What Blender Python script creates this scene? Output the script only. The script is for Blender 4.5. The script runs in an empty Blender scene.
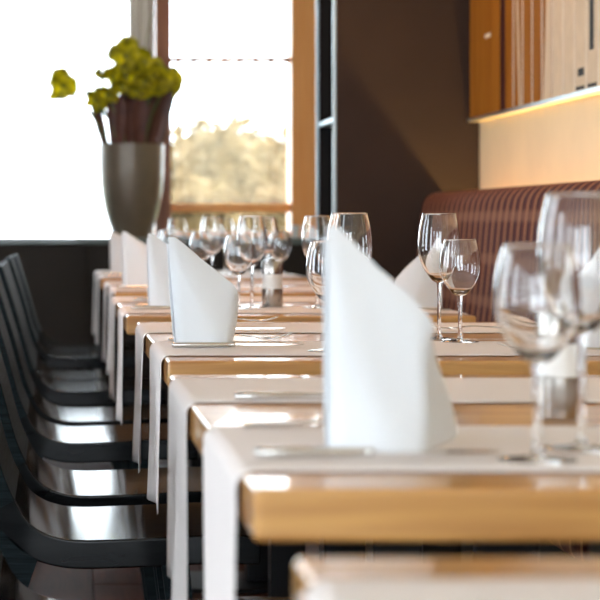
import bpy, bmesh, math, random
from mathutils import Vector, Matrix, noise
random.seed(7)
S = bpy.context.scene
COL = S.collection

# ------------------------------------------------------------------ camera
cam_d = bpy.data.cameras.new('camera')
cam = bpy.data.objects.new('camera', cam_d); COL.objects.link(cam)
cam.location = (0, 0, .957); cam.rotation_euler = (math.radians(90), 0, 0)
cam_d.sensor_width = 36; cam_d.lens = 126.0
cam_d.shift_x = .4067; cam_d.shift_y = -.130
cam_d.clip_start = .05; cam_d.clip_end = 400
cam_d.dof.use_dof = True; cam_d.dof.focus_distance = 3.55; cam_d.dof.aperture_fstop = 8.3
S.camera = cam
# ------------------------------------------------------------------ world and exposure
W = bpy.data.worlds.new('sky'); S.world = W; W.use_nodes = True
bg = W.node_tree.nodes['Background']
bg.inputs[0].default_value = (.82, .92, 1, 1); bg.inputs[1].default_value = 9.6
S.view_settings.view_transform = 'Standard'; S.view_settings.look = 'None'
S.view_settings.exposure = 0; S.view_settings.gamma = 1; S.view_settings.use_curve_mapping = False
S.cycles.use_denoising = True
S.cycles.max_bounces = 12; S.cycles.transmission_bounces = 12; S.cycles.transparent_max_bounces = 16
S.cycles.sample_clamp_indirect = 8

# ------------------------------------------------------------------ materials
def newmat(name):
    m = bpy.data.materials.new(name); m.use_nodes = True
    return m, m.node_tree, m.node_tree.nodes['Principled BSDF']
def setc(b, c, rough=.5, metal=0, coat=0, spec=.5):
    b.inputs['Base Color'].default_value = (*c, 1); b.inputs['Roughness'].default_value = rough
    b.inputs['Metallic'].default_value = metal; b.inputs['Coat Weight'].default_value = coat
    b.inputs['Specular IOR Level'].default_value = spec
def plain(name, c, rough=.5, metal=0, coat=0, spec=.5, var=.06, scale=20, transl=0):
    m, t, b = newmat(name); setc(b, c, rough, metal, coat, spec)
    tc = t.nodes.new('ShaderNodeTexCoord'); n = t.nodes.new('ShaderNodeTexNoise'); n.inputs['Scale'].default_value = scale
    r = t.nodes.new('ShaderNodeValToRGB')
    r.color_ramp.elements[0].color = (*[x*(1-var) for x in c], 1); r.color_ramp.elements[1].color = (*[min(1, x*(1+var)) for x in c], 1)
    r.color_ramp.elements[0].position = .3; r.color_ramp.elements[1].position = .7
    t.links.new(tc.outputs['Object'], n.inputs['Vector']); t.links.new(n.outputs[0], r.inputs[0]); t.links.new(r.outputs[0], b.inputs['Base Color'])
    if transl:
        tr = t.nodes.new('ShaderNodeBsdfTranslucent'); mx = t.nodes.new('ShaderNodeMixShader'); mx.inputs[0].default_value = transl
        t.links.new(r.outputs[0], tr.inputs[0]); t.links.new(b.outputs[0], mx.inputs[1]); t.links.new(tr.outputs[0], mx.inputs[2])
        t.links.new(mx.outputs[0], t.nodes['Material Output'].inputs[0])
    return m
def wood(name, dark, light, scale=(1, 12, 12), rough=.35, coat=.3, coat_rough=.08, bump=.02, nscale=3.0, spec=.5):
    m, t, b = newmat(name); setc(b, light, rough, 0, coat, spec)
    b.inputs['Coat Roughness'].default_value = coat_rough
    tc = t.nodes.new('ShaderNodeTexCoord'); mp = t.nodes.new('ShaderNodeMapping'); mp.inputs['Scale'].default_value = scale
    oi = t.nodes.new('ShaderNodeObjectInfo'); ad = t.nodes.new('ShaderNodeVectorMath'); ad.operation = 'ADD'
    sc = t.nodes.new('ShaderNodeVectorMath'); sc.operation = 'SCALE'; sc.inputs[0].default_value = (7, 9, 5)
    t.links.new(oi.outputs['Random'], sc.inputs['Scale'])
    t.links.new(tc.outputs['Object'], ad.inputs[0]); t.links.new(sc.outputs[0], ad.inputs[1]); t.links.new(ad.outputs[0], mp.inputs['Vector'])
    n = t.nodes.new('ShaderNodeTexNoise'); n.inputs['Scale'].default_value = nscale; n.inputs['Detail'].default_value = 7; n.inputs['Distortion'].default_value = .8
    t.links.new(mp.outputs[0], n.inputs['Vector'])
    r = t.nodes.new('ShaderNodeValToRGB')
    r.color_ramp.elements[0].position = .32; r.color_ramp.elements[1].position = .68
    r.color_ramp.elements[0].color = (*dark, 1); r.color_ramp.elements[1].color = (*light, 1)
    t.links.new(n.outputs[0], r.inputs[0]); t.links.new(r.outputs[0], b.inputs['Base Color'])
    if bump:
        bp = t.nodes.new('ShaderNodeBump'); bp.inputs['Strength'].default_value = bump; bp.inputs['Distance'].default_value = .01
        t.links.new(n.outputs[0], bp.inputs['Height']); t.links.new(bp.outputs[0], b.inputs['Normal'])
    return m
def cloth(name, c, rough=.9, bump=.15, scale=900, transl=0):
    m, t, b = newmat(name); setc(b, c, rough, spec=.2)
    tc = t.nodes.new('ShaderNodeTexCoord'); n = t.nodes.new('ShaderNodeTexNoise'); n.inputs['Scale'].default_value = scale
    t.links.new(tc.outputs['Object'], n.inputs['Vector'])
    bp = t.nodes.new('ShaderNodeBump'); bp.inputs['Strength'].default_value = bump; bp.inputs['Distance'].default_value = .001
    t.links.new(n.outputs[0], bp.inputs['Height']); t.links.new(bp.outputs[0], b.inputs['Normal'])
    if transl:
        tr = t.nodes.new('ShaderNodeBsdfTranslucent'); tr.inputs[0].default_value = (*c, 1)
        mx = t.nodes.new('ShaderNodeMixShader'); mx.inputs[0].default_value = transl
        out = t.nodes['Material Output']
        t.links.new(b.outputs[0], mx.inputs[1]); t.links.new(tr.outputs[0], mx.inputs[2]); t.links.new(mx.outputs[0], out.inputs[0])
    return m
def sheer(name, c, clear):
    m, t, b = newmat(name); t.nodes.remove(b)
    d = t.nodes.new('ShaderNodeBsdfDiffuse'); d.inputs[0].default_value = (*c, 1)
    tr = t.nodes.new('ShaderNodeBsdfTranslucent'); tr.inputs[0].default_value = (*c, 1)
    tp = t.nodes.new('ShaderNodeBsdfTransparent')
    a = t.nodes.new('ShaderNodeMixShader'); a.inputs[0].default_value = .6
    e = t.nodes.new('ShaderNodeMixShader'); e.inputs[0].default_value = clear
    t.links.new(d.outputs[0], a.inputs[1]); t.links.new(tr.outputs[0], a.inputs[2])
    t.links.new(a.outputs[0], e.inputs[1]); t.links.new(tp.outputs[0], e.inputs[2])
    t.links.new(e.outputs[0], t.nodes['Material Output'].inputs[0])
    return m
def emit(name, c, s):
    m, t, b = newmat(name); t.nodes.remove(b)
    e = t.nodes.new('ShaderNodeEmission'); e.inputs[0].default_value = (*c, 1); e.inputs[1].default_value = s
    t.links.new(e.outputs[0], t.nodes['Material Output'].inputs[0])
    return m
def clear_glass(name):
    m, t, b = newmat(name); t.nodes.remove(b)
    g = t.nodes.new('ShaderNodeBsdfGlass'); g.inputs['Roughness'].default_value = 0; g.inputs['IOR'].default_value = 1.54
    t.links.new(g.outputs[0], t.nodes['Material Output'].inputs[0])
    return m
def pane_glass(name):
    m, t, b = newmat(name); t.nodes.remove(b)
    fr = t.nodes.new('ShaderNodeFresnel'); fr.inputs[0].default_value = 1.3
    tp = t.nodes.new('ShaderNodeBsdfTransparent'); gl = t.nodes.new('ShaderNodeBsdfGlossy'); gl.inputs['Roughness'].default_value = .02
    mx = t.nodes.new('ShaderNodeMixShader')
    t.links.new(fr.outputs[0], mx.inputs[0]); t.links.new(tp.outputs[0], mx.inputs[1]); t.links.new(gl.outputs[0], mx.inputs[2])
    t.links.new(mx.outputs[0], t.nodes['Material Output'].inputs[0])
    return m
M = dict(
    table=wood('honey_oak', (.46, .20, .05), (.68, .36, .11), (1.2, 9, 22), .35, .45, .05, .01, 2.4),
    black_wood=wood('black_stained_ash', (.005, .008, .0095), (.014, .021, .024), (2, 2, 60), .6, .0, .2, .25, 3.0, .05),
    black_seat=wood('black_stained_ash_seat', (.006, .007, .008), (.013, .014, .015), (2.5, 40, 10), .9, .6, .10, .05, 3.0, .0),
    dark_metal=plain('dark_metal', (.02, .02, .022), .35, .8),
    runner=cloth('runner_linen', (.86, .79, .76), .9, .25, 700),
    napkin=cloth('napkin_cotton', (.86, .88, .905), .9, .15, 1200, .12),
    steel=plain('polished_steel', (.72, .70, .68), .16, 1.0, var=.04),
    cut_handle=plain('cutlery_handle_steel', (.70, .69, .67), .12, 1.0, var=.04),
    brushed=plain('brushed_steel', (.42, .39, .36), .24, 1.0, var=.06),
    acrylic=plain('frosted_acrylic', (.85, .83, .80), .25, 0, var=.03),
    glass=clear_glass('wine_glass_crystal'), pane=pane_glass('window_glass'),
    wall_dark=plain('dark_wainscot_paint', (.026, .022, .019), .6, spec=.2, var=.12, scale=4),
    cabinet=plain('dark_brown_laminate', (.028, .0155, .0105), .55, spec=.2, var=.10, scale=6),
    black=plain('black_laminate', (.007, .007, .008), .6, spec=.15),
    trim=plain('satin_aluminium', (.48, .56, .60), .35, .9, var=.04),
    cream=plain('cream_wall_plaster', (.82, .70, .48), .8, spec=.2, var=.04, scale=5),
    ceiling=plain('ceiling_paint', (.52, .50, .48), .9, var=.03, scale=4),
    pier=plain('pier_paint', (.55, .54, .53), .85, var=.04, scale=4),
    orange_wood=wood('larch_window_wood', (.92, .38, .10), (.97, .47, .15), (14, 14, .8), .45, .15, .2, .01),
    red_wood=wood('mahogany_post_wood', (.26, .07, .025), (.42, .14, .045), (14, 14, .8), .45, .15, .2, .01),
    plank=wood('dark_parquet', (.030, .008, .004), (.075, .022, .010), (14, 1.2, 8), .5, .04, .2, .05, 3.0, .15),
    lawn=plain('pale_lawn', (.17, .18, .07), .95, var=.3, scale=2),
    bark=plain('tree_bark', (.16, .11, .07), .9, var=.3, scale=8),
    tree_leaf=plain('autumn_leaf', (.135, .085, .028), .8, var=.4, scale=2),
    curtain_grey=cloth('grey_brown_curtain', (.42, .36, .31), .9, .2, 400, .4),
    sheer_white=sheer('white_sheer', (.93, .95, .97), .60),
    sheer_cream=sheer('cream_sheer', (.95, .80, .58), .72),
    vase=plain('pewter_glaze', (.20, .155, .11), .38, .2, .2, var=.15, scale=6),
    stone=plain('slate_sill', (.10, .13, .12), .35, 0, .3, var=.15, scale=10),
    leaf_green=plain('lime_leaf', (.55, .48, .012), .45, var=.65, scale=22, transl=.5),
    leaf_red=plain('burgundy_leaf', (.10, .030, .018), .45, var=.4, scale=12),
    stem=plain('green_stem', (.10, .14, .03), .5),
    white_pot=plain('white_ceramic', (.85, .85, .84), .35),
    art_brown=wood('art_brown_wood', (.24, .088, .011), (.38, .155, .022), (20, 14, .7), .7, .0, .2, .01, 3.0, .06),
    art_cream=plain('art_cream_print', (.66, .54, .38), .7, spec=.1, var=.05),
    art_edge=plain('art_slat_edge', (.80, .70, .56), .5, var=.04),
    art_purple=plain('art_purple_print', (.05, .012, .016), .6, spec=.2),
    art_black=plain('art_black_print', (.006, .005, .005), .6, spec=.15),
    led=emit('warm_led', (1, .66, .22), 120.0),
    white_mark=plain('art_white_label', (.85, .78, .65), .6),
)
def bench_material():
    m, t, b = newmat('striped_upholstery'); setc(b, (.1, .05, .05), .85, spec=.08)
    N, L = t.nodes, t.links
    tc = N.new('ShaderNodeTexCoord'); sp = N.new('ShaderNodeSeparateXYZ'); L.new(tc.outputs['Object'], sp.inputs[0])
    def ramp(src, period, stops):
        d = N.new('ShaderNodeMath'); d.operation = 'DIVIDE'; d.inputs[1].default_value = period; L.new(src, d.inputs[0])
        f = N.new('ShaderNodeMath'); f.operation = 'FRACT'; L.new(d.outputs[0], f.inputs[0])
        r = N.new('ShaderNodeValToRGB'); r.color_ramp.interpolation = 'LINEAR'
        while len(r.color_ramp.elements) < len(stops): r.color_ramp.elements.new(.5)
        for e, (p, c) in zip(r.color_ramp.elements, stops): e.position = p; e.color = (*c, 1)
        L.new(f.outputs[0], r.inputs[0]); return r
    dk = (.060, .022, .026); md = (.125, .044, .036); tn = (.36, .17, .085)
    r1 = ramp(sp.outputs['Y'], .085, [(0, dk), (.28, dk), (.36, tn), (.50, tn), (.58, md), (.80, md), (.9, dk)])
    k = (0, 0, 0); w = (1, 1, 1)
    r2 = ramp(sp.outputs['Z'], .125, [(0, k), (.62, k), (.72, w), (.86, w), (.96, k)])
    mx = N.new('ShaderNodeMixRGB'); L.new(r1.outputs[0], mx.inputs[1]); mx.inputs[2].default_value = (.34, .18, .11, 1)
    ml = N.new('ShaderNodeMath'); ml.operation = 'MULTIPLY'; ml.inputs[1].default_value = .38; L.new(r2.outputs[0], ml.inputs[0])
    L.new(ml.outputs[0], mx.inputs[0]); L.new(mx.outputs[0], b.inputs['Base Color'])
    return m
M['bench'] = bench_material()

# ------------------------------------------------------------------ mesh helpers
def link_mesh(name, bm, mat, parent=None, smooth=False, loc=None):
    bmesh.ops.recalc_face_normals(bm, faces=bm.faces)
    me = bpy.data.meshes.new(name); bm.to_mesh(me); bm.free()
    me.materials.append(M[mat])
    if smooth: me.polygons.foreach_set('use_smooth', [True]*len(me.polygons))
    o = bpy.data.objects.new(name, me); COL.objects.link(o)
    if parent: o.parent = parent
    if loc: o.location = loc
    return o
def inst(name, mesh, parent=None, loc=(0, 0, 0), rz=0):
    o = bpy.data.objects.new(name, mesh); COL.objects.link(o); o.parent = parent; o.location = loc; o.rotation_euler.z = rz
    return o
def thing(name, label, cat, loc=(0, 0, 0), rz=0, group=None):
    o = bpy.data.objects.new(name, None); COL.objects.link(o); o.location = loc; o.rotation_euler.z = rz
    o.empty_display_size = .05
    return tag(o, label, cat, group)
def tag(o, label=None, cat=None, group=None, kind=None):
    if label: o['label'] = label
    if cat: o['category'] = cat
    if group: o['group'] = group
    if kind: o['kind'] = kind
    return o
def dup(src, parent=None):
    c = src.copy(); COL.objects.link(c); c.parent = parent
    for ch in src.children: dup(ch, c)
    return c
def box(bm, a, b, bev=0, seg=2):
    a, b = Vector(a), Vector(b)
    r = bmesh.ops.create_cube(bm, size=1, matrix=Matrix.Translation((a+b)/2) @ Matrix.Diagonal((*(b-a), 1)))
    if bev:
        es = list({e for v in r['verts'] for e in v.link_edges})
        bmesh.ops.bevel(bm, geom=es, offset=bev, segments=seg, affect='EDGES', profile=.5)
    return bm
def boxo(name, a, b, mat, parent=None, bev=0, seg=2):
    bm = bmesh.new(); box(bm, a, b, bev, seg); return link_mesh(name, bm, mat, parent)
def lathe(bm, prof, n=40, closed_ends=False):
    rings = []
    for r, z in prof:
        if r < 1e-6: rings.append([bm.verts.new((0, 0, z))])
        else: rings.append([bm.verts.new((r*math.cos(2*math.pi*i/n), r*math.sin(2*math.pi*i/n), z)) for i in range(n)])
    for A, B in zip(rings, rings[1:]):
        for i in range(n):
            j = (i+1) % n
            if len(A) == 1 and len(B) == 1: continue
            if len(A) == 1: bm.faces.new((A[0], B[i], B[j]))
            elif len(B) == 1: bm.faces.new((A[i], A[j], B[0]))
            else: bm.faces.new((A[i], A[j], B[j], B[i]))
    return bm
def tube(bm, pts, radii, n=8, flat=1.0):
    rings = []
    pts = [Vector(p) for p in pts]
    for i, p in enumerate(pts):
        t = (pts[min(i+1, len(pts)-1)] - pts[max(i-1, 0)]).normalized()
        up = Vector((0, 0, 1)) if abs(t.z) < .95 else Vector((0, 1, 0))
        s = t.cross(up).normalized(); u = s.cross(t)
        r = radii[i] if isinstance(radii, (list, tuple)) else radii
        rings.append([bm.verts.new(p + s*r*math.cos(2*math.pi*k/n) + u*r*flat*math.sin(2*math.pi*k/n)) for k in range(n)])
    for A, B in zip(rings, rings[1:]):
        for k in range(n): bm.faces.new((A[k], A[(k+1) % n], B[(k+1) % n], B[k]))
    bm.faces.new(rings[0]); bm.faces.new(rings[-1])
    return bm
def spline(pts, per=6):
    P = [Vector(p) for p in pts]; out = []
    for i in range(len(P)-1):
        p0, p1, p2, p3 = P[max(i-1, 0)], P[i], P[i+1], P[min(i+2, len(P)-1)]
        for k in range(per):
            t = k/per
            out.append(.5*((2*p1) + (p2-p0)*t + (2*p0-5*p1+4*p2-p3)*t*t + (3*p1-p0-3*p2+p3)*t**3))
    out.append(P[-1]); return out
def grid_sheet(bm, rows, thick=0):
    """rows: list of lists of Vector -> quad sheet, optionally thickened along the normals"""
    vs = [[bm.verts.new(p) for p in r] for r in rows]
    fs = []
    for A, B in zip(vs, vs[1:]):
        for i in range(len(A)-1): fs.append(bm.faces.new((A[i], A[i+1], B[i+1], B[i])))
    if thick:
        bm.normal_update()
        bmesh.ops.solidify(bm, geom=fs, thickness=thick)
    return bm

# ------------------------------------------------------------------ the room
WALL_Y, SILL_Z, RIGHT_X = 10.5, .88, 1.494
fl = tag(boxo('floor', (-3.6, -4, -.06), (1.6, WALL_Y, -.012), 'plank'), 'dark reddish brown wooden plank floor', kind='structure')
pm = None
for ix in range(14):
    x0 = -2.6 + ix*.3
    for iy in range(13):
        y0 = -.3 + iy*.9 - (.45 if ix % 2 else 0)
        y1 = min(y0+.896, WALL_Y-.02)
        if y1-y0 < .89: continue
        if pm is None:
            o = boxo('plank', (0, 0, -.012), (.297, .896, 0), 'plank', fl, .002, 1); pm = o.data; o.location = (x0, y0, 0)
        else: inst('plank', pm, fl, (x0, y0, 0))
tag(boxo('ceiling', (-3.6, -4, 2.8), (1.6, WALL_Y+.2, 2.9), 'ceiling'), 'plain pale ceiling of the dining room', kind='structure')
tag(boxo('wall_right', (RIGHT_X, -4, 0), (RIGHT_X+.1, WALL_Y, 2.8), 'cream'), 'cream plastered wall behind the bench', kind='structure')
# window wall at the far end
bm = bmesh.new()
box(bm, (-3.6, WALL_Y, 0), (1.6, WALL_Y+.2, SILL_Z-.03)); box(bm, (-3.6, WALL_Y, 2.6), (1.6, WALL_Y+.2, 2.8))
box(bm, (1.296, WALL_Y, SILL_Z-.03), (1.6, WALL_Y+.2, 2.6)); box(bm, (-3.6, WALL_Y, SILL_Z-.03), (-1.7, WALL_Y+.2, 2.6))
wb = tag(link_mesh('wall_back', bm, 'wall_dark'), 'dark window wall at the far end of the room', kind='structure')
bx0 = -3.57
while bx0 < 1.4:
    boxo('panel', (bx0+.001, WALL_Y-.41, .0), (min(bx0+.62, 1.49)-.001, WALL_Y-.39, SILL_Z-.03), 'wall_dark', wb, .003, 1); bx0 += .62
# windows
w1 = tag(thing('window_1', None, None), 'wide bright window behind the potted plant', kind='structure')
boxo('frame_post', (.495, WALL_Y-.05, SILL_Z), (.572, WALL_Y+.15, 2.6), 'red_wood', w1, .004)
boxo('frame_post', (-1.70, WALL_Y-.05, SILL_Z), (-1.62, WALL_Y+.15, 2.6), 'red_wood', w1, .004)
boxo('pane', (-1.62, WALL_Y+.07, SILL_Z), (.495, WALL_Y+.076, 2.6), 'pane', w1)
w2 = tag(thing('window_2', None, None), 'narrow window with orange wood frame and sheer curtain', kind='structure')
boxo('frame_post', (1.17, WALL_Y-.06, SILL_Z), (1.296, WALL_Y+.15, 2.6), 'orange_wood', w2, .004)
boxo('frame_rail', (.572, WALL_Y-.01, 1.005), (1.17, WALL_Y+.06, 1.05), 'orange_wood', w2, .004)
boxo('frame_rail', (.572, WALL_Y-.01, SILL_Z), (1.17, WALL_Y+.06, SILL_Z+.03), 'orange_wood', w2, .004)
boxo('pane', (.572, WALL_Y+.07, SILL_Z), (1.17, WALL_Y+.076, 2.6), 'pane', w2)
tag(boxo('window_sill', (-3.5, WALL_Y-.43, SILL_Z-.03), (1.296, WALL_Y+.06, SILL_Z), 'stone', None, .004), 'dark slate window sill with a greenish edge', kind='structure')
# daylight side of the room: window wall with piers on the left, and piers behind the camera
bm = bmesh.new()
box(bm, (-3.6, -4, 0), (-3.5, WALL_Y, .45)); box(bm, (-3.6, -4, 2.6), (-3.5, WALL_Y, 2.8))
for y0_, y1_ in ((-4, -2.2), (-1.2, .3), (1.3, 2.8), (3.8, 4.8)): box(bm, (-3.6, y0_, .45), (-3.5, y1_, 2.6))
box(bm, (-3.6, 5.6, .45), (-3.5, WALL_Y, 2.6))
wl = tag(link_mesh('wall_left', bm, 'pier'), 'window wall with piers along the aisle', kind='structure')
bm = bmesh.new()
for x0_, x1_ in ((-3.5, -3.2), (-1.5, -.7), (1.0, 1.494)): box(bm, (x0_, -4, 0), (x1_, -3.9, 2.6))
box(bm, (-3.5, -4, 2.6), (1.494, -3.9, 2.8)); box(bm, (-3.5, -4, 0), (1.494, -3.9, .3))
tag(link_mesh('wall_front', bm, 'pier'), 'window wall with piers facing the far window wall', kind='structure')

# ------------------------------------------------------------------ tables
PLACE = ['nearest table at the bottom edge', 'second table from the front', 'third table from the front',
         'fourth table from the front', 'fifth table from the front', 'farthest table before the window']
TAB = [(.147, .08), (.1535, 1.628), (.1668, 3.128), (.156, 4.626), (.171, 6.15), (.166, 7.72)]
TW, TD, TZ, TT = .77, 1.22, .75, .042
def make_table():
    r = thing('dining_table', 'x', 'table')
    o = boxo('tabletop', (0, 0, -TT), (TW, TD, 0), 'table', r, .005, 3); o.location.z = TZ
    for y in (.30, .92):
        boxo('leg', (TW/2-.04, y-.04, .012), (TW/2+.04, y+.04, TZ-TT), 'dark_metal', r, .004)
        boxo('base_plate', (TW/2-.24, y-.14, 0), (TW/2+.24, y+.14, .012), 'dark_metal', r, .003)
    return r
t0 = make_table()
LBL = ['honey oak dining table whose corner fills the bottom edge, cut off by the frame',
       'honey oak dining table, second from the front, with a tall blurred napkin',
       'honey oak dining table, third from the front, with a sharp white napkin',
       'honey oak dining table, fourth from the front, with a steel mill',
       'honey oak dining table, fifth from the front, second from the window wall',
       'honey oak dining table, farthest from the camera, nearest the window wall']
for i, (x, y) in enumerate(TAB):
    t = t0 if i == 0 else dup(t0)
    t.location = (x, y, 0); tag(t, LBL[i], 'table', 'dining tables in a row')

def runner_mesh(seed, w):
    """cloth strip laid across a table along x; local origin at the table's left top edge, strip from y=0 to w"""
    rnd = random.Random(seed); ph = rnd.random()*6; hang = .245 + rnd.random()*.02; g = .0016; R = .007
    prof = []
    ex, rx, rz_ = .005, .015, .014      # the cloth leaves the edge in a soft curve
    for k in range(15): prof.append((-ex, -hang + (hang-rz_)*k/14, 'l'))
    for k in range(1, 8):
        a = math.pi*(1-k/16); prof.append((-ex+rx + rx*math.cos(a), g-rz_ + rz_*math.sin(a), 'c'))
    n = 12
    for k in range(n+1): prof.append((-ex+rx + (TW+2*ex-2*rx)*k/n, g, 't'))
    for k in range(1, 8):
        a = math.pi/2*(1-k/8); prof.append((TW+ex-rx + rx*math.cos(a), g-rz_+rz_*math.sin(a), 'c'))
    for k in range(15): prof.append((TW+ex, -rz_ - (hang-rz_)*k/14, 'r'))
    rows = []
    m = 14
    for px, pz, c in prof:
        row = []
        for j in range(m+1):
            v = j/m; x, z, y = px, pz, v*w
            if c in 'lr':
                dep = max(0, (-pz-.03))/hang
                wav = (math.sin(v*8+ph) * .6 + math.sin(v*15+ph*2)*.35 + .35)*.009*dep
                x += -wav if c == 'l' else wav
                y += math.sin(pz*14+ph)*.006*dep
                y = y + (w/2-y)*.06*dep
                z += (math.sin(v*3+ph)*.006)*dep
            row.append(Vector((x, y, z)))
        rows.append(row)
    bm = bmesh.new(); grid_sheet(bm, rows, .0010)
    return bm
def runner(ti, off, w, seed, which):
    x, y = TAB[ti]
    o = link_mesh('table_runner', runner_mesh(seed, w), 'runner', None, True, (x, y+off, TZ))
    tag(o, 'pale linen runner across the %s part of the %s' % (which, PLACE[ti]), 'table runner', 'linen table runners')
runner(0, .755, .37, 1, 'far')
for ti in range(1, 6):
    runner(ti, .10, .38, ti*2+3, 'near'); runner(ti, .76, .37, ti*2+4, 'far')
TOP = TZ + .0026      # top of a runner

# ------------------------------------------------------------------ chairs
INNER = [(.33, .452), (.25, .453), (.163, .449), (.09, .446), (.043, .445), (.011, .448), (-.021, .458), (-.047, .477),
         (-.066, .509), (-.079, .537), (-.09, .569), (-.112, .65), (-.138, .735), (-.167, .825)]
def shell_part(bm, pts, th, w, bev, joint):
    out = []
    for i, p in enumerate(pts):
        t = (pts[min(i+1, len(pts)-1)] - pts[max(i-1, 0)]).normalized()
        nrm = Vector((-t.y, t.x))      # runs front -> back -> up, so this points below / behind
        out.append(p + nrm*th[i])
    a = [[bm.verts.new((p.x, y, p.y)) for p in pts] for y in (0, w)]
    b = [[bm.verts.new((p.x, y, p.y)) for p in out] for y in (0, w)]
    n = len(pts)
    for i in range(n-1):
        bm.faces.new((a[0][i], a[0][i+1], a[1][i+1], a[1][i])); bm.faces.new((b[0][i], b[1][i], b[1][i+1], b[0][i+1]))
        bm.faces.new((a[0][i], b[0][i], b[0][i+1], a[0][i+1])); bm.faces.new((a[1][i], a[1][i+1], b[1][i+1], b[1][i]))
    ends = [bm.faces.new((a[0][i], a[1][i], b[1][i], b[0][i])) for i in (0, n-1)]
    bmesh.ops.recalc_face_normals(bm, faces=bm.faces)
    jf = ends[joint]
    es = [e for e in bm.edges if len(e.link_faces) == 2 and e.calc_face_angle(0) > 1.0 and jf not in e.link_faces]
    bmesh.ops.bevel(bm, geom=es, offset=bev, segments=3, affect='EDGES', profile=.5)
def auto_smooth(o, ang=40, weighted=False):
    me = o.data
    me.polygons.foreach_set('use_smooth', [True]*len(me.polygons))
    me.set_sharp_from_angle(angle=math.radians(ang))
    if weighted:
        w_ = o.modifiers.new('weighted_normal', 'WEIGHTED_NORMAL'); w_.keep_sharp = True; w_.weight = 100
def make_chair():
    r = thing('dining_chair', 'x', 'chair')
    C = spline([Vector(p) for p in INNER], 5)
    th = [.047 - .019*min(1, max(0, (p.y-.46)/.3)) for p in C]
    k = min(range(len(C)), key=lambda i: (C[i]-Vector((-.066, .509))).length)
    bm = bmesh.new(); shell_part(bm, C[:k+1], th[:k+1], .40, .004, 1); auto_smooth(link_mesh('seat', bm, 'black_seat', r), 60, True)
    bm = bmesh.new(); shell_part(bm, C[k:], th[k:], .40, .004, 0); auto_smooth(link_mesh('backrest', bm, 'black_wood', r), 60, True)
    for y in (.0, .36):
        bm = bmesh.new()      # rear leg: broad at the shell, splayed backwards
        A = [(-.030, .412), (-.105, .475), (-.125, .40), (-.215, 0), (-.17, 0), (-.062, .32)]
        f = [bm.verts.new((x, y, z)) for x, z in A]; g = [bm.verts.new((x, y+.04, z)) for x, z in A]
        bm.faces.new(f); bm.faces.new(g[::-1])
        for i in range(len(A)): bm.faces.new((f[i], f[(i+1) % 6], g[(i+1) % 6], g[i]))
        link_mesh('leg', bm, 'black_wood', r)
        bm = bmesh.new()
        A = [(.17, .405), (.215, .405), (.250, 0), (.222, 0)]
        f = [bm.verts.new((x, y, z)) for x, z in A]; g = [bm.verts.new((x, y+.04, z)) for x, z in A]
        bm.faces.new(f); bm.faces.new(g[::-1])
        for i in range(4): bm.faces.new((f[i], f[(i+1) % 4], g[(i+1) % 4], g[i]))
        link_mesh('leg', bm, 'black_wood', r)
    return r
c0 = make_chair()
first = True
for ti, off, dx, which in [(1, .80, -.005, 'far'), (2, .25, 0, 'near'), (2, .80, .01, 'far'), (3, .24, 0, 'near'), (3, .76, .008, 'far'),
                           (4, .20, .004, 'near'), (4, .70, .0, 'far'), (5, .20, -.004, 'near'), (5, .72, .004, 'far')]:
    c = c0 if first else dup(c0); first = False
    c.location = (dx, TAB[ti][1]+off, 0)
    tag(c, 'black stained bentwood chair at the %s half of the %s' % (which, PLACE[ti]), 'chair', 'chairs along the aisle')

# ------------------------------------------------------------------ bench, panel, cabinet
b = thing('banquette_bench', 'long upholstered bench with brown purple stripes along the cream wall', 'bench', (0, 0, 0))
BY0, BY1 = -.6, 7.395
def prism_y(bm, prof, y0, y1, n=1, bev=0):
    R_ = [[bm.verts.new((x, y0+(y1-y0)*k/n, z)) for x, z in prof] for k in range(n+1)]
    m = len(prof)
    for A, B in zip(R_, R_[1:]):
        for i in range(m): bm.faces.new((A[i], A[(i+1) % m], B[(i+1) % m], B[i]))
    bm.faces.new(R_[0]); bm.faces.new(R_[-1][::-1])
bp = spline([(1.20, .47, 0), (1.245, .62, 0), (1.268, .80, 0), (1.285, .98, 0), (1.30, 1.035, 0), (1.335, 1.06, 0), (1.375, 1.05, 0), (1.395, 1.01, 0)], 4)
prof = [(p.x, p.y) for p in bp] + [(1.395, .47)]
bm = bmesh.new(); prism_y(bm, prof, BY0, BY1); auto_smooth(link_mesh('backrest', bm, 'bench', b))
bm = bmesh.new(); box(bm, (.945, BY0, .33), (1.30, BY1, .465), .03, 4); auto_smooth(link_mesh('seat', bm, 'bench', b))
boxo('plinth', (1.0, BY0, 0), (1.395, BY1, .33), 'black', b)
tag(boxo('led_strip', (1.478, -.4, .895), (1.492, 7.3, .905), 'led'), 'warm light strip hidden behind the top of the striped bench', 'light strip')

# wall panel of vertical slats
p = thing('slatted_art_panel', 'brown and cream slatted wooden art panel hung above the striped bench', 'art panel', (0, 0, 0))
PZ0, PZ1, PF = 1.313, 2.3, 1.455
boxo('backing_board', (1.472, 2.5, PZ0+.004), (RIGHT_X-.001, 7.38, PZ1), 'art_brown', p)
boxo('bottom_ledge', (1.450, 2.5, PZ0-.006), (RIGHT_X-.001, 7.38, PZ0+.004), 'art_edge', p)
boxo('metal_edge', (1.446, 2.5, PZ0-.006), (1.450, 7.38, PZ0+.006), 'trim', p)
boxo('wood_board', (PF, 6.90, PZ0+.005), (1.472, 7.38, PZ1), 'art_brown', p, .001, 1)
lb = boxo('paper_label', (PF-.001, 7.03, 1.578), (PF, 7.12, 1.592), 'white_mark', p); lb.location = (0, 0, 0)
boxo('slat', (PF+.004, 6.808, PZ0+.005), (1.472, 6.895, PZ1), 'art_purple', p, .001, 1)
ys = 6.803; k = 0
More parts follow.
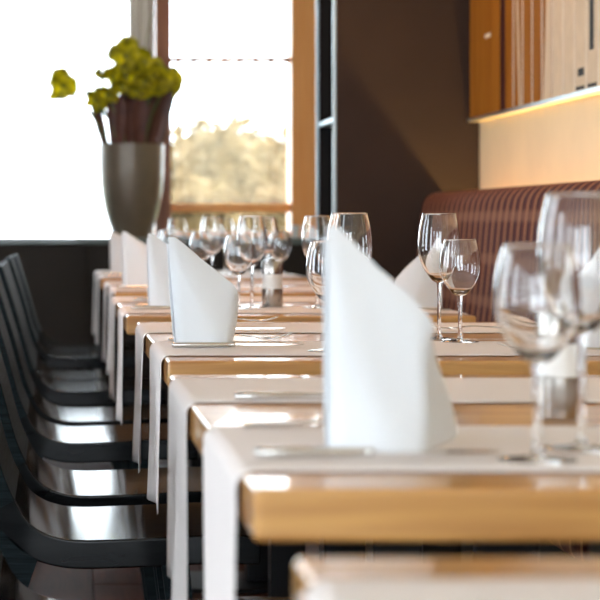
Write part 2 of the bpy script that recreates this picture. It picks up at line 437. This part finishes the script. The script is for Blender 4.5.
while ys > 2.6:
    wdt = .125
    y0, y1 = ys-wdt, ys
    brown = k < 5
    sl = boxo('slat', (PF, y0+.006, PZ0+.005), (1.472, y1, PZ1), 'art_brown' if brown else 'art_cream', p, .001, 1)
    boxo('edge_strip', (PF-.001, y0, PZ0+.005), (1.472, y0+.006, PZ1), 'art_edge', sl)
    if k in (1, 4):      # the curved light shape that crosses the brown field
        rows = []
        for q in range(13):
            z = PZ0+.006 + (1.95-PZ0)*q/12; u = q/12
            c0_ = y0+.02 + (.07*u if k == 1 else .02 + .05*(1-u)**2)
            c1_ = (c0_+.030) if k == 1 else y1-.004
            if k == 4: c1_, c0_ = c0_+.02, y0+.013
            rows.append([Vector((PF-.0008, c0_, z)), Vector((PF-.0008, c1_, z))])
        bm = bmesh.new(); grid_sheet(bm, rows, .0006); link_mesh('painted_shape', bm, 'art_cream', sl)
    def mark(ya, za, yb, zb): boxo('painted_mark', (PF-.001, ya, za), (PF-.0002, yb, zb), 'art_black', sl)
    if k == 7: mark(y0+.025, 1.362, y1-.035, 1.384); mark(y0+.02, 1.324, y1-.01, 1.334)
    if k == 8: mark(y1-.075, 1.425, y1-.030, PZ1); mark(y0+.02, 1.324, y1-.01, 1.334)
    if k == 9: mark(y0+.02, 1.40, y1-.04, 1.43); mark(y0+.02, 1.324, y1-.02, 1.334)
    if k == 11: mark(y0+.02, 1.50, y1-.02, 1.52)
    ys -= wdt + .006; k += 1

# dark cabinet that closes the bench
c = thing('service_cabinet', 'tall dark brown service cabinet standing at the far end of the bench', 'cabinet', (0, 0, 0))
CX, CY0, CY1, CZ = .977, 7.40, 7.90, 2.79
boxo('front_panel', (CX+.011, CY0, 0), (RIGHT_X-.002, CY0+.02, CZ), 'cabinet', c, .001, 1)
boxo('rear_panel', (CX+.011, CY1-.02, 0), (RIGHT_X-.002, CY1, CZ), 'black', c, .001, 1)
boxo('core', (1.22, CY0+.02, 0), (RIGHT_X-.002, CY1-.02, CZ), 'black', c)
boxo('metal_trim', (CX, CY0, 0), (CX+.011, CY0+.02, CZ), 'trim', c, .002, 1)
boxo('metal_trim', (CX, CY1-.02, 0), (CX+.011, CY1, CZ), 'trim', c, .002, 1)
for z in (.45, .90, 1.325, 2.05): boxo('shelf', (CX+.01, CY0+.02, z-.012), (1.22, CY1-.02, z+.006), 'trim' if abs(z-1.325) < .01 else 'black', c, .002, 1)

# ------------------------------------------------------------------ napkins
def napkin(label, loc, Wd, H, Hs, rz=0, lean=-.012, flare=None, seed=0, T=.05):
    r = thing('folded_napkin', label, 'napkin', loc, rz, 'standing napkins')
    rnd = random.Random(seed); ph = rnd.random()*6
    n, m = 18, 16
    def pt(u, v, side, grow=0):
        top = H + (Hs-H)*max(0, (u-.10)/.90)**1.05 - .004*max(0, (u-.95)/.05)**2
        sh = (min(1, u/.10)**.7) * (.35+.65*math.sin(min(1, u*1.12)*math.pi*.62)) * max(0, 1-max(0, (u-.86)/.14)**2.2)
        hw = (.0035 + T/2*sh)*(1-v)**.75 + .0022*max(0, 1-max(0, (u-.9)/.1)**2)
        z = v*top
        x = u*Wd + lean*(z/H)*(1-u) + (.010*(z/Hs) if u > .5 else 0)*(u-.5)*2*(1 if z <= Hs else 1)
        x += .003*math.sin(z*45+ph)*u
        y = side*hw + .0025*math.sin(u*7+z*30+ph) + .004*(z/H)*math.sin(ph)
        return Vector((x, y, z))
    bm = bmesh.new()
    F = [[bm.verts.new(pt(i/n, j/m, -1)) for i in range(n+1)] for j in range(m+1)]
    B = [[bm.verts.new(pt(i/n, j/m, 1)) for i in range(n+1)] for j in range(m+1)]
    for G in (F, B):
        for j in range(m):
            for i in range(n): bm.faces.new((G[j][i], G[j][i+1], G[j+1][i+1], G[j+1][i]))
    for j in range(m):
        for i in (0, n): bm.faces.new((F[j][i], F[j+1][i], B[j+1][i], B[j][i]))
    for j in (0, m):
        for i in range(n): bm.faces.new((F[j][i], F[j][i+1], B[j][i+1], B[j][i]))
    auto_smooth(link_mesh('front_fold', bm, 'napkin', r), 50)
    # inner layer that shows along the spine
    rows = []
    for j in range(9):
        v = j/8; row = []
        for i in range(7):
            u = i/6*.8
            q = pt(u, v*(.96-.25*u), 1)
            row.append(Vector((q.x-.0026-.0015*math.sin(v*3.14), q.y+.002+.006*u, max(.0004, q.z-.003))))
        rows.append(row)
    bm = bmesh.new(); grid_sheet(bm, rows, .0012); auto_smooth(link_mesh('inner_fold', bm, 'napkin', r), 50)
    if flare:
        fx, fy = flare; rows = []
        for j in range(9):
            v = j/8; row = []
            a = pt(.93, v*.97, -1); a.z = v*Hs*1.0
            for i in range(9):
                s = i/8; rr = (1-v)**.85
                row.append(Vector((a.x + (fx*s + .006*math.sin(s*math.pi))*rr, a.y + fy*s*rr + .003*s, a.z*(1) + .0005)))
            rows.append(row)
        bm = bmesh.new(); grid_sheet(bm, rows, .0014); auto_smooth(link_mesh('side_flap', bm, 'napkin', r), 60)
    return r
napkin('tall white folded napkin blurred in the foreground on the second table', (.2475, 1.895, TOP), .086, .201, .112, 0, -.002, (.058, .15), 1, .05)
napkin('crisp white folded napkin in sharp focus on the third table, aisle side', (.198, 3.45, TOP), .092, .180, .096, 0, -.014, None, 2)
napkin('low folded napkin mostly hidden behind the sharp napkin, only its tip showing', (.258, 4.10, TOP), .065, .152, .09, 0, -.004, None, 3)
napkin('white folded napkin on the fourth table, left of the sharp napkin', (.222, 4.98, TOP), .098, .177, .105, 0, -.004, None, 4)
napkin('beige looking folded napkin on the fifth table, right of the farthest napkin', (.209, 6.50, TOP), .10, .175, .11, 0, -.004, None, 5)
napkin('farthest folded napkin, on the last table near the dark wainscot', (.213, 8.06, TOP), .10, .169, .11, 0, -.004, None, 6)
napkin('folded napkin on the bench side of the fourth table behind the wine glass', (.925, 5.06, TOP), .105, .166, .06, math.pi, .0, None, 7)
napkin('folded napkin at the right edge seen through the large blurred glass', (.935, 3.46, TOP), .095, .175, .09, math.pi, .0, None, 8)

# ------------------------------------------------------------------ wine glasses
def glass_meshes(Hh, rb, rim, stem_h, foot_r, bowl_pow):
    """three open surfaces that join into one closed skin"""
    n = 56; z0 = stem_h; hb = Hh-stem_h; wall = .0011
    ctr = [(.0046, 0), (.012, .035), (.55*rb, .12), (.80*rb, .24), (.955*rb, .38), (rb, .50), (.985*rb, .64), (.93*rb, .80), (rim, 1.0)]
    pts = spline([Vector((a, z0+b_*hb, 0)) for a, b_ in ctr], 5)
    outer = [(p.x, p.y) for p in pts]
    inner = []
    for i, p in enumerate(pts):
        t = (pts[min(i+1, len(pts)-1)]-pts[max(i-1, 0)]).normalized()
        th = wall + .004*max(0, 1-(p.y-z0)/(.12*hb))
        q = p + Vector((-t.y, t.x, 0))*th
        inner.append((max(q.x, 0), q.y))
    inner = [q for q in inner if q[0] > .004]
    top = [(rim-.0002, Hh+.0004), (inner[-1][0]+.0002, Hh+.0004)]
    prof = outer + top + inner[::-1] + [(0, inner[0][1]-.0006)]
    bm = bmesh.new(); lathe(bm, prof, n); bmesh.ops.remove_doubles(bm, verts=bm.verts, dist=1e-6); bowl = bm
    bm = bmesh.new(); st = [(.0060, .0045), (.0042, .010), (.0036, .025), (.0034, stem_h*.5), (.0036, stem_h*.8), (.0046, stem_h)]
    sp = spline([Vector((a, b_, 0)) for a, b_ in st], 4); lathe(bm, [(q.x, q.y) for q in sp], 20); stem = bm
    bm = bmesh.new(); lathe(bm, [(0, 0), (foot_r-.001, 0), (foot_r, .0006), (foot_r-.0005, .0012), (foot_r*.6, .0022), (foot_r*.3, .0034), (.0060, .0045)], n); foot = bm
    return bowl, stem, foot
def make_glass(name, *a):
    r = thing(name, 'x', 'wine glass')
    for nm, bm in zip(('bowl', 'stem', 'foot'), glass_meshes(*a)):
        bmesh.ops.recalc_face_normals(bm, faces=bm.faces)
        o = link_mesh(nm, bm, 'glass', r, True)
        # open surfaces: make sure normals point away from the glass
        me = o.data; f = max(me.polygons, key=lambda q: q.area)
        if nm == 'stem':
            f = me.polygons[len(me.polygons)//2]; c_ = f.center.copy(); c_.z = 0
            if f.normal.dot(c_) < 0: me.flip_normals()
        elif nm == 'bowl':
            f = me.polygons[0]; out_ = Vector((f.center.x, f.center.y, -.02))
            if f.normal.dot(out_) < 0: me.flip_normals()
        else:
            f = me.polygons[0]
            if f.normal.z > 0: me.flip_normals()
    return r
gb = make_glass('wine_glass', .219, .0365, .0285, .098, .034, 1)
gs = make_glass('wine_glass', .1745, .0345, .0265, .078, .032, 1)
used = set()
def place_glass(big, x, y, label, sc=1, rz=0):
    src = gb if big else gs
    g = src if src not in used else dup(src); used.add(src)
    g.location = (x, y, TOP+.0004); g.scale = (1, 1, 1); g.rotation_euler.z = rz; tag(g, label, 'wine glass', 'wine glasses')
    if sc != 1: g.scale = (sc, sc, sc)
place_glass(True, .473, 1.89, 'large blurred wine glass cut by the right edge, on the second table', 1.05)
place_glass(False, .4126, 1.80, 'smaller blurred wine glass in the right foreground on the second table', 1.06)
place_glass(True, .475, 3.40, 'large wine glass right behind the tip of the tall foreground napkin')
place_glass(False, .430, 3.32, 'smaller wine glass half hidden by the left edge of the foreground napkin')
place_glass(True, .6685, 3.685-.02, 'large sharp wine glass against the striped bench, left of a smaller one')
place_glass(False, .688, 3.575, 'small sharp wine glass against the striped bench, third table')
place_glass(True, .4685, 5.02, 'large wine glass beside the steel mill on the fourth table, aisle side')
place_glass(False, .4305, 4.95, 'small wine glass just right of the sharp napkin, on the fourth table')
place_glass(True, .622, 5.0, 'large wine glass left of the metal cabinet edge, fourth table')
place_glass(False, .692, 5.08, 'small wine glass on the fourth table seen through a nearer glass')
place_glass(True, .483, 6.50, 'large blurred wine glass on the fifth table, aisle side')
place_glass(False, .445, 6.44, 'small blurred wine glass on the fifth table above the sharp napkin')
place_glass(True, .668, 6.65, 'large blurred wine glass on the fifth table behind the steel mill')
place_glass(False, .70, 6.56, 'small blurred wine glass on the fifth table right of the steel mill')
place_glass(True, .465, 8.05, 'large blurred wine glass on the farthest table below the vase')
place_glass(False, .422, 7.96, 'small blurred wine glass on the farthest table, aisle side')
place_glass(True, .66, 8.2, 'large blurred wine glass on the farthest table, bench side')

# ------------------------------------------------------------------ steel mills
def make_mill():
    r = thing('pepper_mill', 'x', 'pepper mill')
    def part(nm, prof, mat):
        bm = bmesh.new(); lathe(bm, prof, 36); auto_smooth(link_mesh(nm, bm, mat, r), 35)
    part('base', [(0, 0), (.0245, 0), (.025, .002), (.025, .043), (.0240, .044), (0, .044)], 'brushed')
    part('window', [(0, .044), (.0238, .044), (.0238, .078), (0, .078)], 'acrylic')
    part('head', [(0, .078), (.0240, .078), (.025, .079), (.025, .108), (.0235, .111), (.012, .112), (0, .112)], 'brushed')
    part('knob', [(0, .112), (.008, .112), (.009, .115), (.008, .118), (0, .119)], 'steel')
    return r
m0 = make_mill()
for i, (x, y, lab) in enumerate([(.526, 2.19, 'steel pepper mill behind the blurred wine glass stems, second table'),
                                 (.548, 3.56, 'steel pepper mill hidden behind the foreground napkin, third table'),
                                 (.52, 5.05, 'steel pepper mill between wine glasses on the fourth table')]):
    m = m0 if i == 0 else dup(m0)
    m.location = (x, y, TOP+.0004); tag(m, lab, 'pepper mill', 'pepper mills')

# ------------------------------------------------------------------ cutlery
def make_knife():
    r = thing('table_knife', 'x', 'knife')
    bm = bmesh.new()
    tube(bm, spline([(0, 0, .005), (.006, 0, .0052), (.03, 0, .0054), (.07, 0, .0056), (.095, 0, .0056), (.103, 0, .0054)], 3),
         [.003, .0055, .006, .0066, .0068, .0068, .0068, .0066, .0064, .006, .0056, .0054, .0052, .0056, .0062, .004], 10, .72)
    link_mesh('handle', bm, 'cut_handle', r, True)
    bm = bmesh.new()
    out = [(.103, -.004), (.118, -.0095), (.16, -.011), (.195, -.0095), (.212, -.002), (.216, .004), (.205, .0065), (.103, .005)]
    a = [bm.verts.new((x, y, .0048)) for x, y in out]; c_ = [bm.verts.new((x, y, .0062 if y > 0 else .0052)) for x, y in out]
    bm.faces.new(a[::-1]); bm.faces.new(c_)
    for i in range(len(out)): bm.faces.new((a[i], a[(i+1) % 8], c_[(i+1) % 8], c_[i]))
    link_mesh('blade', bm, 'steel', r)
    r.location.z = 0
    return r
def make_fork():
    r = thing('table_fork', 'x', 'fork')
    path = [(0, 0, .004), (.006, 0, .0042), (.04, 0, .005), (.09, 0, .008), (.125, 0, .010), (.142, 0, .0085)]
    P = spline(path, 3)
    bm = bmesh.new(); tube(bm, P, [.0035 + .0050*max(0, 1-p.x/.10)**.7 for p in P], 10, .34); link_mesh('handle', bm, 'cut_handle', r, True)
    bm = bmesh.new()
    rows = []
    for x, w_, z in [(.140, .004, .0088), (.148, .009, .0070), (.158, .0115, .0055), (.170, .0125, .0055)]:
        rows.append([Vector((x, w_*s, z)) for s in (-1, -.5, 0, .5, 1)])
    grid_sheet(bm, rows, .0016); hd = link_mesh('head', bm, 'steel', r, True)
    for q in range(4):
        y = -.0108+.0072*q
        bm = bmesh.new(); tube(bm, [(.168, y, .0055), (.185, y, .0068), (.202, y*.95, .0105), (.213, y*.92, .0145)], [.0017, .0016, .0014, .0008], 6, .7)
        link_mesh('tine', bm, 'steel', hd, True)
    return r
k0, f0 = make_knife(), make_fork(); seen = set()
def cutlery(src, x, y, rz, label, dz=0):
    o = src if src not in seen else dup(src); seen.add(src)
    o.location = (x, y, TOP+dz); o.rotation_euler.z = rz
    tag(o, label, 'knife' if src is k0 else 'fork', 'place setting cutlery')
SET = {1: ((.172, 1.815), (.185, 2.075), (.205, 2.405), None), 2: ((.188, 3.405), (.192, 3.585), (.215, 3.93), (.235, 4.22)),
       3: ((.175, 4.885), (.19, 5.085), (.2, 5.42), None), 4: ((.19, 6.42), (.2, 6.605), None, None), 5: ((.175, 7.99), None, None, None)}
for ti, (ka, fa, kb, fb) in SET.items():
    if ka: cutlery(k0, *ka, .02, 'steel table knife, near aisle setting of the %s' % PLACE[ti])
    if fa: cutlery(f0, *fa, .05, 'steel fork, near aisle setting of the %s' % PLACE[ti])
    if kb: cutlery(k0, *kb, -.02, 'steel table knife at the far aisle setting of the %s' % PLACE[ti])
    if fb: cutlery(f0, *fb, .03, 'steel fork at the far aisle setting of the %s' % PLACE[ti])
cutlery(f0, .905, 3.29, math.pi+.03, 'steel fork at the near bench setting of the third table from the front')
cutlery(k0, .91, 3.57, math.pi-.02, 'steel table knife at the near bench setting of the third table from the front')
cutlery(f0, .90, 4.80, math.pi+.02, 'steel fork at the near bench setting of the fourth table from the front')
cutlery(k0, .90, 5.085, math.pi, 'steel table knife at the near bench setting of the fourth table from the front')
cutlery(f0, .905, 3.92, math.pi-.02, 'steel fork at the far bench setting of the third table from the front')

# ------------------------------------------------------------------ potted plant on the sill
v = thing('potted_plant', 'tall pewter vase with lime green and burgundy leaves on the sill', 'potted plant', (.370, 10.235, SILL_Z))
bm = bmesh.new()
lathe(bm, [(q.x, q.y) for q in spline([Vector(a) for a in [(.0, 0, 0), (.078, 0, 0), (.086, .012, 0), (.112, .07, 0), (.139, .17, 0), (.153, .28, 0), (.157, .38, 0), (.158, .452, 0)]], 4)]
      + [(.158, .456), (.148, .456), (.146, .40), (0, .40)], 48)
auto_smooth(link_mesh('vase', bm, 'vase', v), 40)
bm = bmesh.new(); tube(bm, [(.125, -.085, .05), (.139, -.09, .17), (.147, -.09, .30), (.148, -.088, .455)], .012, 8); bm.free()
def blade_leaf(base, tip, w, bend, mat, name='leaf'):
    base, tip = Vector(base), Vector(tip); d = tip-base
    side = d.cross(Vector((0, 1, 0))).normalized(); rows = []
    for j in range(11):
        t = j/10; c_ = base + d*t + Vector((0, bend*math.sin(t*1.6), 0))
        ww = w*(.35+.65*math.sin(min(1, t*1.15)*math.pi*.55))*(1-max(0, (t-.72)/.28)**2*.96)
        rows.append([c_ + side*ww*s + Vector((0, .25*ww*(1-s*s), 0)) for s in (-1, -.5, 0, .5, 1)])
    bm = bmesh.new(); grid_sheet(bm, rows, .002); auto_smooth(link_mesh(name, bm, mat, v), 70)
for bx_, tx_, tz, w_, bd in [(-.11, -.19, .70, .026, .03), (-.085, -.10, .74, .030, -.02), (-.03, -.03, .72, .045, .05), (-.01, .005, .74, .04, -.04),
                             (.04, .075, .74, .045, .03), (.09, .19, .74, .035, -.03), (.07, .115, .72, .04, .05), (.03, .04, .70, .04, -.05), (-.06, -.055, .70, .025, -.04), (.11, .175, .68, .03, .02)]:
    blade_leaf((bx_, bd*.6, .38), (tx_, bd, tz), w_, bd, 'leaf_red')
def round_leaf(c_, rx, rz_, tilt, mat='leaf_green', seed=0):
    rnd = random.Random(seed); ph = rnd.random()*6
    bm = bmesh.new(); n = 26; cv = bm.verts.new((0, .018, 0)); rings = []
    for k in (.5, 1.0):
        ring = []
        for i in range(n):
            a = 2*math.pi*i/n; rr = 1 + .13*math.sin(3*a+ph) + .06*math.sin(7*a+ph*2) - .35*max(0, math.cos(a-1.2*math.pi/1))**18
            ring.append(bm.verts.new((k*rx*rr*math.cos(a), -.05*rx/.1*k*k*.5 + .010*math.sin(4*a+ph)*k, k*rz_*rr*math.sin(a))))
        rings.append(ring)
    fs = [bm.faces.new((cv, rings[0][i], rings[0][(i+1) % n])) for i in range(n)]
    fs += [bm.faces.new((rings[0][i], rings[1][i], rings[1][(i+1) % n], rings[0][(i+1) % n])) for i in range(n)]
    bm.normal_update(); bmesh.ops.solidify(bm, geom=fs, thickness=.0015)
    o = link_mesh('leaf', bm, mat, v, True); o.location = c_; o.rotation_euler = (tilt[0], tilt[1], tilt[2])
    bm = bmesh.new(); q = Vector(c_)
    tube(bm, spline([(q.x*.25, q.y*.3, .40), (q.x*.55, q.y*.6+.01, .40+(q.z-.40)*.55), (q.x, q.y+.012, q.z)], 4), .0065, 6); st_ = link_mesh('leaf_stalk', bm, 'stem', o, True); st_.matrix_parent_inverse = o.matrix_basis.inverted()
for i, (x_, y_, z_, rx, rz_, tl) in enumerate([(-.345, -.03, .745, .075, .080, (.2, .3, .2)), (-.125, -.05, .70, .072, .038, (.5, .3, 0)), (-.035, -.06, .885, .085, .088, (.15, .2, -.1)),
                                             (.035, -.02, .83, .085, .09, (-.2, -.3, .2)), (.115, -.07, .775, .10, .095, (.2, .1, -.2)), (.175, -.03, .76, .07, .085, (.1, -.5, .3)),
                                             (-.055, -.08, .735, .07, .045, (.6, -.2, 0)), (.02, .05, .80, .09, .07, (.4, 0, .3)), (-.165, -.04, .80, .022, .026, (.2, .4, 0)), (.06, -.09, .76, .06, .05, (.5, .2, 0)),
                                             (-.16, .03, .66, .045, .05, (.3, 0, .2)), (-.185, -.05, .675, .055, .04, (.4, .5, 0)), (-.10, -.02, .79, .05, .055, (.3, -.3, .2)), (.02, -.10, .71, .06, .04, (.5, .2, .1))]):
    round_leaf((x_, y_, z_), rx, rz_, tl, 'leaf_green', i+3)
for i, (x_, z_) in enumerate([(-.10, 1.12), (.10, 1.10)]):
    bm = bmesh.new(); tube(bm, spline([(0, 0, .40), (x_*.3, .01, .75), (x_, .02, z_)], 6), .0025, 6); link_mesh('twig', bm, 'stem', v, True)
for i, (x_, lab) in enumerate([(1.165, 'small white pot on the sill, left one of two under the orange frame'), (1.218, 'small white pot on the sill, right one of two under the orange frame')]):
    bm = bmesh.new(); lathe(bm, [(0, 0), (.016, 0), (.019, .004), (.019, .058), (.017, .062), (.015, .058), (.015, .01), (0, .01)], 24)
    o = link_mesh('white_pot', bm, 'white_pot', None, False, (x_, 10.22, SILL_Z)); auto_smooth(o, 40); tag(o, lab, 'pot', 'white pots on the sill')

# ------------------------------------------------------------------ curtains
def curtain(name, x0, x1, y, z0, z1, mat, folds, amp, label, group=None, n=120, thick=.0):
    rows = []
    for j in range(13):
        z = z0 + (z1-z0)*j/12; row = []
        for i in range(n+1):
            u = i/n
            row.append(Vector((x0+(x1-x0)*u + amp*.3*math.sin(u*folds*6.283*.5+z*2), y + amp*math.sin(u*folds*6.283+.4*math.sin(z*3))*(.8+.2*math.sin(u*17)), z)))
        rows.append(row)
    bm = bmesh.new(); grid_sheet(bm, rows, thick)
    return tag(link_mesh(name, bm, mat, None, True), label, 'curtain', group)
curtain('sheer_curtain', -1.60, .40, WALL_Y+.02, SILL_Z+.01, 2.58, 'sheer_white', 26, .016, 'bright white sheer curtain over the wide window behind the plant')
curtain('drape', .365, .486, WALL_Y-.055, SILL_Z+.01, 2.58, 'curtain_grey', 5, .016, 'gathered grey brown drape hanging above the potted plant')
curtain('cafe_curtain', .585, 1.160, WALL_Y-.035, 1.052, 1.743, 'sheer_cream', 14, .010, 'thin cream cafe curtain hung on a rod below the bright upper pane')
bm = bmesh.new(); tube(bm, [(.573, WALL_Y-.035, 1.7645), (1.169, WALL_Y-.035, 1.7645)], .013, 10)
cr = thing('curtain_rod', 'thin orange wooden rod carrying the cafe curtain across the window', 'curtain rod', (0, 0, 0))
link_mesh('rod', bm, 'orange_wood', cr, True)
for k in range(8):
    bm = bmesh.new(); tube(bm, [(.60+.077*k, WALL_Y-.035, 1.7645), (.618+.077*k, WALL_Y-.035, 1.7645)], .017, 10); link_mesh('ring', bm, 'red_wood', cr)

# ------------------------------------------------------------------ added warm lamps, out of view, to tint the far napkins
M['lamp'] = emit('added_fill_glow', (1, .50, .22), 34.0)
for i, (x_, y_, lab) in enumerate([(-.25, 5.2, 'added round warm lamp, out of view above the aisle'), (.5, 6.7, 'added round warm lamp, out of view above the far tables')]):
    cl = thing('added_fill_lamp', lab, 'lamp', (x_, y_, 2.8), 0, 'added unseen lamps')
    bm = bmesh.new(); lathe(bm, [(.20, 0), (.21, 0), (.21, -.05), (.20, -.05), (.20, 0)], 32); link_mesh('rim', bm, 'trim', cl)
    bm = bmesh.new(); lathe(bm, [(0, -.03), (.198, -.03), (.198, -.04), (0, -.04)], 32); link_mesh('diffuser', bm, 'lamp', cl)

# ------------------------------------------------------------------ outside
tag(boxo('ground', (-60, WALL_Y+.3, -.5), (60, 120, -.3), 'lawn'), 'pale lawn outside the windows', kind='structure')
def tree(x, y, h, r, label, seed):
    rnd = random.Random(seed); t = thing('tree', label, 'tree', (x, y, -.3), 0, 'trees outside the window')
    bm = bmesh.new(); tube(bm, [(0, 0, 0), (.05, 0, h*.35), (0, .05, h*.7)], [.14, .11, .05], 8); link_mesh('trunk', bm, 'bark', t, True)
    vs, fs = [], []
    for i in range(2600):
        th = rnd.random()*6.283; u = rnd.uniform(-1, 1); q = rnd.random()**.45
        d = Vector((math.sqrt(1-u*u)*math.cos(th), math.sqrt(1-u*u)*math.sin(th), u))
        rr = 1 + .45*noise.noise(d*2.2 + Vector((seed*3.1, 0, 0)))
        c_ = Vector((d.x*r*rr*q, d.y*r*rr*q, h*.58 + d.z*h*.46*rr*q))
        a = Vector((rnd.gauss(0, 1), rnd.gauss(0, 1), rnd.gauss(0, 1))).normalized(); b_ = a.orthogonal().normalized()
        s = .10+.08*rnd.random(); k = len(vs)
        vs += [c_-a*s, c_+b_*s*.5, c_+a*s, c_-b_*s*.5]; fs.append((k, k+1, k+2, k+3))
    me = bpy.data.meshes.new('crown'); me.from_pydata(vs, [], fs); me.materials.append(M['tree_leaf'])
    o = bpy.data.objects.new('crown', me); COL.objects.link(o); o.parent = t
tree(2.75, 34, 2.8, 1.0, 'pale autumn tree outside the narrow window, the tallest in view', 1)
tree(2.6, 41, 2.9, .95, 'pale autumn tree outside, left half of the narrow window', 2)
tree(3.95, 37, 2.7, .95, 'pale autumn tree outside beside the orange window post', 3)
tree(1.95, 28, 1.7, .55, 'low autumn shrub like tree outside the narrow window, in front', 5)
tree(3.1, 29, 1.65, .55, 'low autumn shrub like tree outside the window, right of another', 6)
